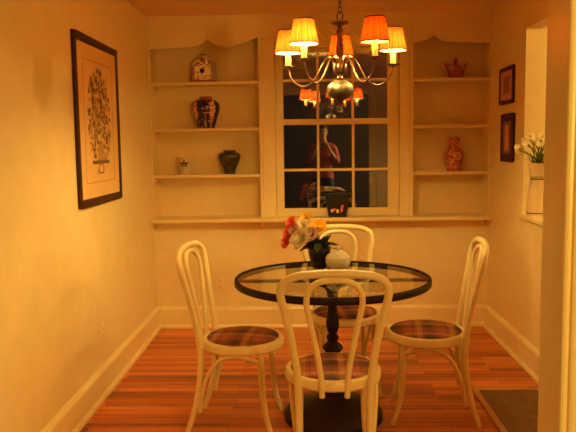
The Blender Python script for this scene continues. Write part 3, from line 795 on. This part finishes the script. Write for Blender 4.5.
# ------------------------------------------------------------------ the photographer, seen reflected in the window
def person():
    V, E, RD = [], [], []
    def add(p, rad, par=None):
        V.append(p); RD.append(rad)
        if par is not None: E.append((par, len(V)-1))
        return len(V)-1
    pel = add((0,0,.96), (.155,.11))
    wst = add((0,0,1.10), (.135,.10), pel)
    chs = add((0,.01,1.28), (.150,.115), wst)
    top = add((0,0,1.42), (.105,.075), chs)
    nk = add((0,.01,1.495), (.054,.056), top)
    jw = add((0,.035,1.555), (.052,.066), nk)
    ck = add((0,.032,1.605), (.068,.086), jw)
    hd = add((0,.025,1.665), (.076,.096), ck)
    h2 = add((0,.018,1.715), (.068,.086), hd)
    h3 = add((0,.012,1.748), (.046,.058), h2)
    add((0,.010,1.764), (.018,.022), h3)
    for s in (-1, 1):
        sh = add((s*.165,0,1.405), .058, top)
        el = add((s*.235,.04,1.16), .041, sh)
        wr = add((s*.105,.205,1.365), .026, el)
        pa = add((s*.080,.235,1.425), (.034,.018), wr)
        for i, (dx, dz) in enumerate(((.0,.058),(-.004,.042),(-.006,.026),(-.006,.012))):
            k = add((s*(.078-.002*i), .250+.004*i, 1.440+dz*.45), .0085, pa)
            k = add((s*(.058+dx), .268, 1.440+dz*.55), .008, k)
            add((s*(.036+dx+.003*i), .272, 1.438+dz*.6), .0068, k)
        th = add((s*.074,.222,1.400), .0105, pa); add((s*.050,.222,1.418), .008, th)
        hp = add((s*.092,0,.90), .098, pel)
        kn = add((s*.105,.015,.50), .060, hp)
        an = add((s*.110,-.015,.095), .038, kn)
        he = add((s*.112,.0,.045), .040, an)
        add((s*.122,.15,.030), (.040,.026), he)
    me = bpy.data.meshes.new('person'); me.from_pydata(V, E, []); o = bpy.data.objects.new('person', me); COL.objects.link(o)
    sk = o.modifiers.new('skin', 'SKIN'); sk.use_smooth_shade = True
    for i, rr in enumerate(RD):
        d = me.skin_vertices[0].data[i]; d.radius = rr if isinstance(rr, tuple) else (rr, rr); d.use_root = (i == 0)
    sb = o.modifiers.new('sub', 'SUBSURF'); sb.levels = 2; sb.render_levels = 2
    bpy.context.view_layer.update()
    dg = bpy.context.evaluated_depsgraph_get()
    body = bpy.data.meshes.new_from_object(o.evaluated_get(dg)); o.modifiers.clear(); o.data = body; bpy.data.meshes.remove(me)
    body.materials.clear(); body.materials.append(M['skin'])
    body.polygons.foreach_set('use_smooth', [True]*len(body.polygons))
    tag(o, 'person in a pink top and dark jeans holding a camera, reflected in the window', 'person')
    def cloth(name, mat, test, off, lo=-9, hi=9):
        b = B(); m = {}
        for p in body.polygons:
            if not test(p.center): continue
            vs = []
            for vi in p.vertices:
                if vi not in m:
                    v = body.vertices[vi]; q = v.co+v.normal*off; q.z = min(hi, max(lo, q.z)); m[vi] = b.bm.verts.new(q)
                vs.append(m[vi])
            b.face(vs)
        c = obj(name, b, M[mat], o, smooth=True)
        sd = c.modifiers.new('thick', 'SOLIDIFY'); sd.thickness = .004; sd.offset = -1
        return c
    cloth('top', 'pink', lambda c: .84 < c.z < 1.475 and not (c.z < 1.05 and abs(c.x) > .2) and c.y < .12 and not (c.z > 1.455 and abs(c.x) < .05), .010, .915)
    cloth('jeans', 'denim', lambda c: .06 < c.z < .935, .005, .085)
    cloth('shoes', 'black', lambda c: c.z < .085, .006)
    cloth('hair', 'hair', lambda c: c.z > 1.50 and (c.z > 1.70 or c.y < .03+(c.z-1.62)*.35) and not (c.z < 1.54 and c.y > -.02), .014)
    nose = B().ball((0,.118,1.628), .012, 0, 10, (1,1.1,1.6)); obj('nose', nose, M['skin'], o, smooth=True)
    for s in (-1, 1):
        obj('eye', B().ball((s*.031,.103,1.655), .012, 0, 10, (1.2,.6,.7)), M['black'], o, smooth=True)
        obj('ear', B().ball((s*.076,.015,1.645), .022, 0, 10, (.4,.7,1.2)), M['skin'], o, smooth=True)
    obj('mouth', B().ball((0,.110,1.590), .020, 0, 10, (1,.4,.28)), M['red'], o, smooth=True)
    return o
pr_ = person(); pr_.location = (0,-5.3735-.29,0)
t = thing('compact_camera', 'small silver compact camera held up by the person in the pink top', 'camera', (0,-5.414,1.4431))
obj('body', B().box(-.046,.046,-.013,.013,-.029,.029), M['silver'], t, bevel=.004)
obj('lens_barrel', B().lathe([(0,0),(.021,0),(.021,.008),(.017,.010),(0,.010)], 24).xf(Matrix.Translation((.0,.013,-.002)) @ Matrix.Rotation(-PI/2, 4, 'X')), M['black'], t, smooth=True)

# ------------------------------------------------------------------ world and view
wd = bpy.data.worlds.new('night'); S.world = wd; wd.use_nodes = True
wd.node_tree.nodes['Background'].inputs[0].default_value = (.001, .0008, .0008, 1); wd.node_tree.nodes['Background'].inputs[1].default_value = 1
vs = S.view_settings
S.display_settings.display_device = 'sRGB'
vs.view_transform = 'Standard'; vs.look = 'None'; vs.gamma = 1; vs.use_curve_mapping = False; vs.exposure = 2.7
S.cycles.use_denoising = True; S.cycles.use_adaptive_sampling = False
S.cycles.max_bounces = 10; S.cycles.diffuse_bounces = 6; S.cycles.transparent_max_bounces = 16
S.cycles.sample_clamp_indirect = 6
S.cycles.caustics_reflective = False; S.cycles.caustics_refractive = False
